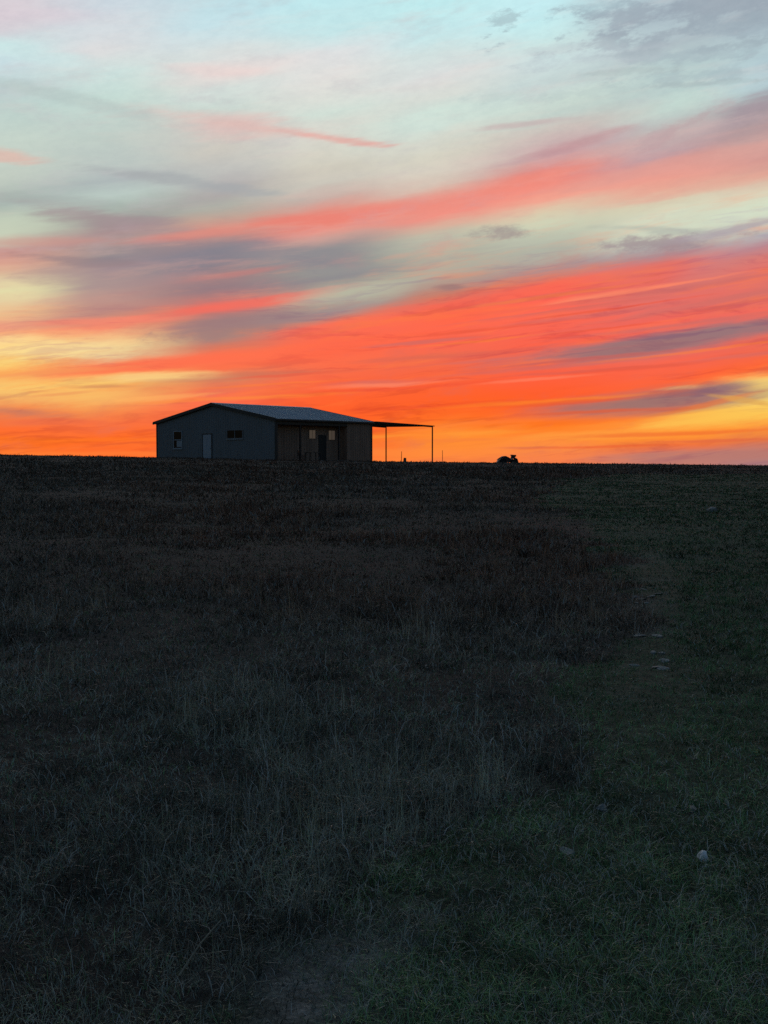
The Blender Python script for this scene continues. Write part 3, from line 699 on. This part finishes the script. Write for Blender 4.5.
for sy in (-1, 1):
    y0, y1 = sorted((sy * .205, sy * .54))
    MB().prism([(-.98, .40), (-.80, .58), (-.55, .67), (-.30, .62), (-.18, .46), (-.24, .44), (-.36, .56), (-.56, .61), (-.76, .53), (-.92, .36)], 1, y0, y1).build('rear_fender', M['red'], Q)
    MB().prism([(.22, .50), (.42, .66), (.66, .68), (.86, .58), (.98, .22), (.86, .20), (.80, .50), (.64, .62), (.44, .60), (.28, .46)], 1, y0, y1).build('front_fender', M['red'], Q)
MB().prism([(-.52, .66), (-.12, .64), (.10, .70), (.06, .76), (-.20, .74), (-.50, .77), (-.58, .72)], 1, -.15, .15).build('seat', M['black'], Q, bevel=.015)
MB().prism([(-1.16, .18), (-.98, .42), (-.70, .70), (-.52, .82), (-.20, .84), (-.06, .74), (-.22, .60), (-.60, .50), (-.90, .20)], 1, -.34, .34).build('cargo_cover', M['black'], Q, bevel=.03)
mb = MB()
for yy in (-.36, -.12, .12, .36): mb.tube([(-1.0, yy, .52), (-.62, yy, .745)], .014, 6)
mb.tube([(-1.0, -.4, .52), (-1.0, .4, .52)], .014, 6); mb.tube([(-.62, -.4, .745), (-.62, .4, .745)], .014, 6); mb.build('rear_rack', M['steel'], Q)
MB().tube([(.50, 0, .52), (.34, 0, .92)], .045, 8).build('steering_column', M['steel'], Q)
hb = MB().tube([(.34, -.40, .91), (.46, -.24, .93), (.48, 0, .88), (.46, .24, .93), (.34, .40, .91)], .032, 8).build('handlebar', M['steel'], Q)
for s_ in (-1, 1): MB().tube([(.335, s_ * .41, .91), (.38, s_ * .345, .918)], .03, 8).build('grip', M['black'], hb)
MB().prism([(.30, .60), (.62, .60), (.84, .84), (.80, .94), (.38, .94)], 1, -.13, .13).build('headlight_pod', M['black'], Q, bevel=.01)

# stones
def stone(px, py, wid, hgt, mat, label, group=None, seed=0, yd=None):
    D_ = yd or 1.6 * F_PX / ((py - 460) + 17.9)
    x = at(px, D_); rr = random.Random(seed)
    import bmesh
    bm = bmesh.new(); bmesh.ops.create_icosphere(bm, subdivisions=2, radius=1)
    ax = [rr.uniform(-1, 1) for _ in range(12)]
    for v in bm.verts:
        k = 1 + .16 * math.sin(3 * v.co.x + ax[0] * 3) + .14 * math.sin(4 * v.co.y + ax[1] * 3) + .12 * math.sin(5 * v.co.z + ax[2] * 3) + rr.uniform(-.07, .07)
        v.co = v.co * k; v.co.x *= wid / 2; v.co.y *= wid / 2 * rr.uniform(.7, .8); v.co.z *= hgt / 2
    me = bpy.data.meshes.new('pale_stone'); bm.to_mesh(me); bm.free(); me.materials.append(mat)
    o = link(bpy.data.objects.new('pale_stone', me)); o.location = (x, D_, gz(x, D_) + hgt * .12); o.rotation_euler = (rr.uniform(-.2, .2), rr.uniform(-.2, .2), rr.uniform(0, 3))
    tag(o, label, 'stone', group); return o
GS = 'pale stones lying on the green strip'
stone(707, 858, .058, .060, M['stone'], 'brightest white stone lying in the green grass at lower right', GS, 1)
stone(711.5, 866, .022, .018, M['stone'], 'tiny white chip touching the brightest white stone', GS, 2)
stone(697, 811, .045, .035, M['stone2'], 'small dull stone on the green strip above the brightest white stone', GS, 3)
stone(569, 852, .06, .012, M['stone2'], 'flat wide grey stone in the middle of the green strip', GS, 4)
stone(604, 808, .06, .04, M['stone2'], 'rounded dull stone between the flat wide stone and the stony track', GS, 5)
stone(712, 510, .36, .17, M['stone2'], 'large grey boulder far up the field at right', None, 6)
rs = random.Random(4)
for i in range(16):
    py = rs.uniform(575, 672); px = 640 + (py - 575) * .19 + rs.gauss(0, 9)
    if rs.random() < .4: py = rs.choice([600, 637, 654, 664]) + rs.uniform(-1.5, 1.5)
    stone(px, py, rs.uniform(.05, .12), rs.uniform(.016, .024), M['stone2'], 'small flat pale stone in the worn wheel track', 'stones in the worn wheel track', 50 + i)
for i, (px, py) in enumerate([(345, 985), (362, 992), (377, 984), (352, 1001), (388, 998), (330, 990)]):
    stone(px, py, rs.uniform(.012, .026), .010, M['stone2'], 'small chip of pale stone on the bare patch at the bottom', 'stone chips on the bare patch', 90 + i)
# one long fallen stalk at the lower left
def gp(px, py):
    D_ = 1.6 * F_PX / ((py - 460) + 17.9); x = at(px, D_); return (x, D_, gz(x, D_))
a, b = gp(175, 1016), gp(218, 990)
MBs = MB().tube([(a[0], a[1], a[2] + .10), ((a[0] + b[0]) / 2, (a[1] + b[1]) / 2, a[2] + .16), (b[0], b[1], b[2] + .20)], [.003, .0026, .0018], 6)
tag(MBs.build('dead_stalk', M['straw'], None), 'long straw coloured stalk slanting over the dry grass at lower left', 'stalk')
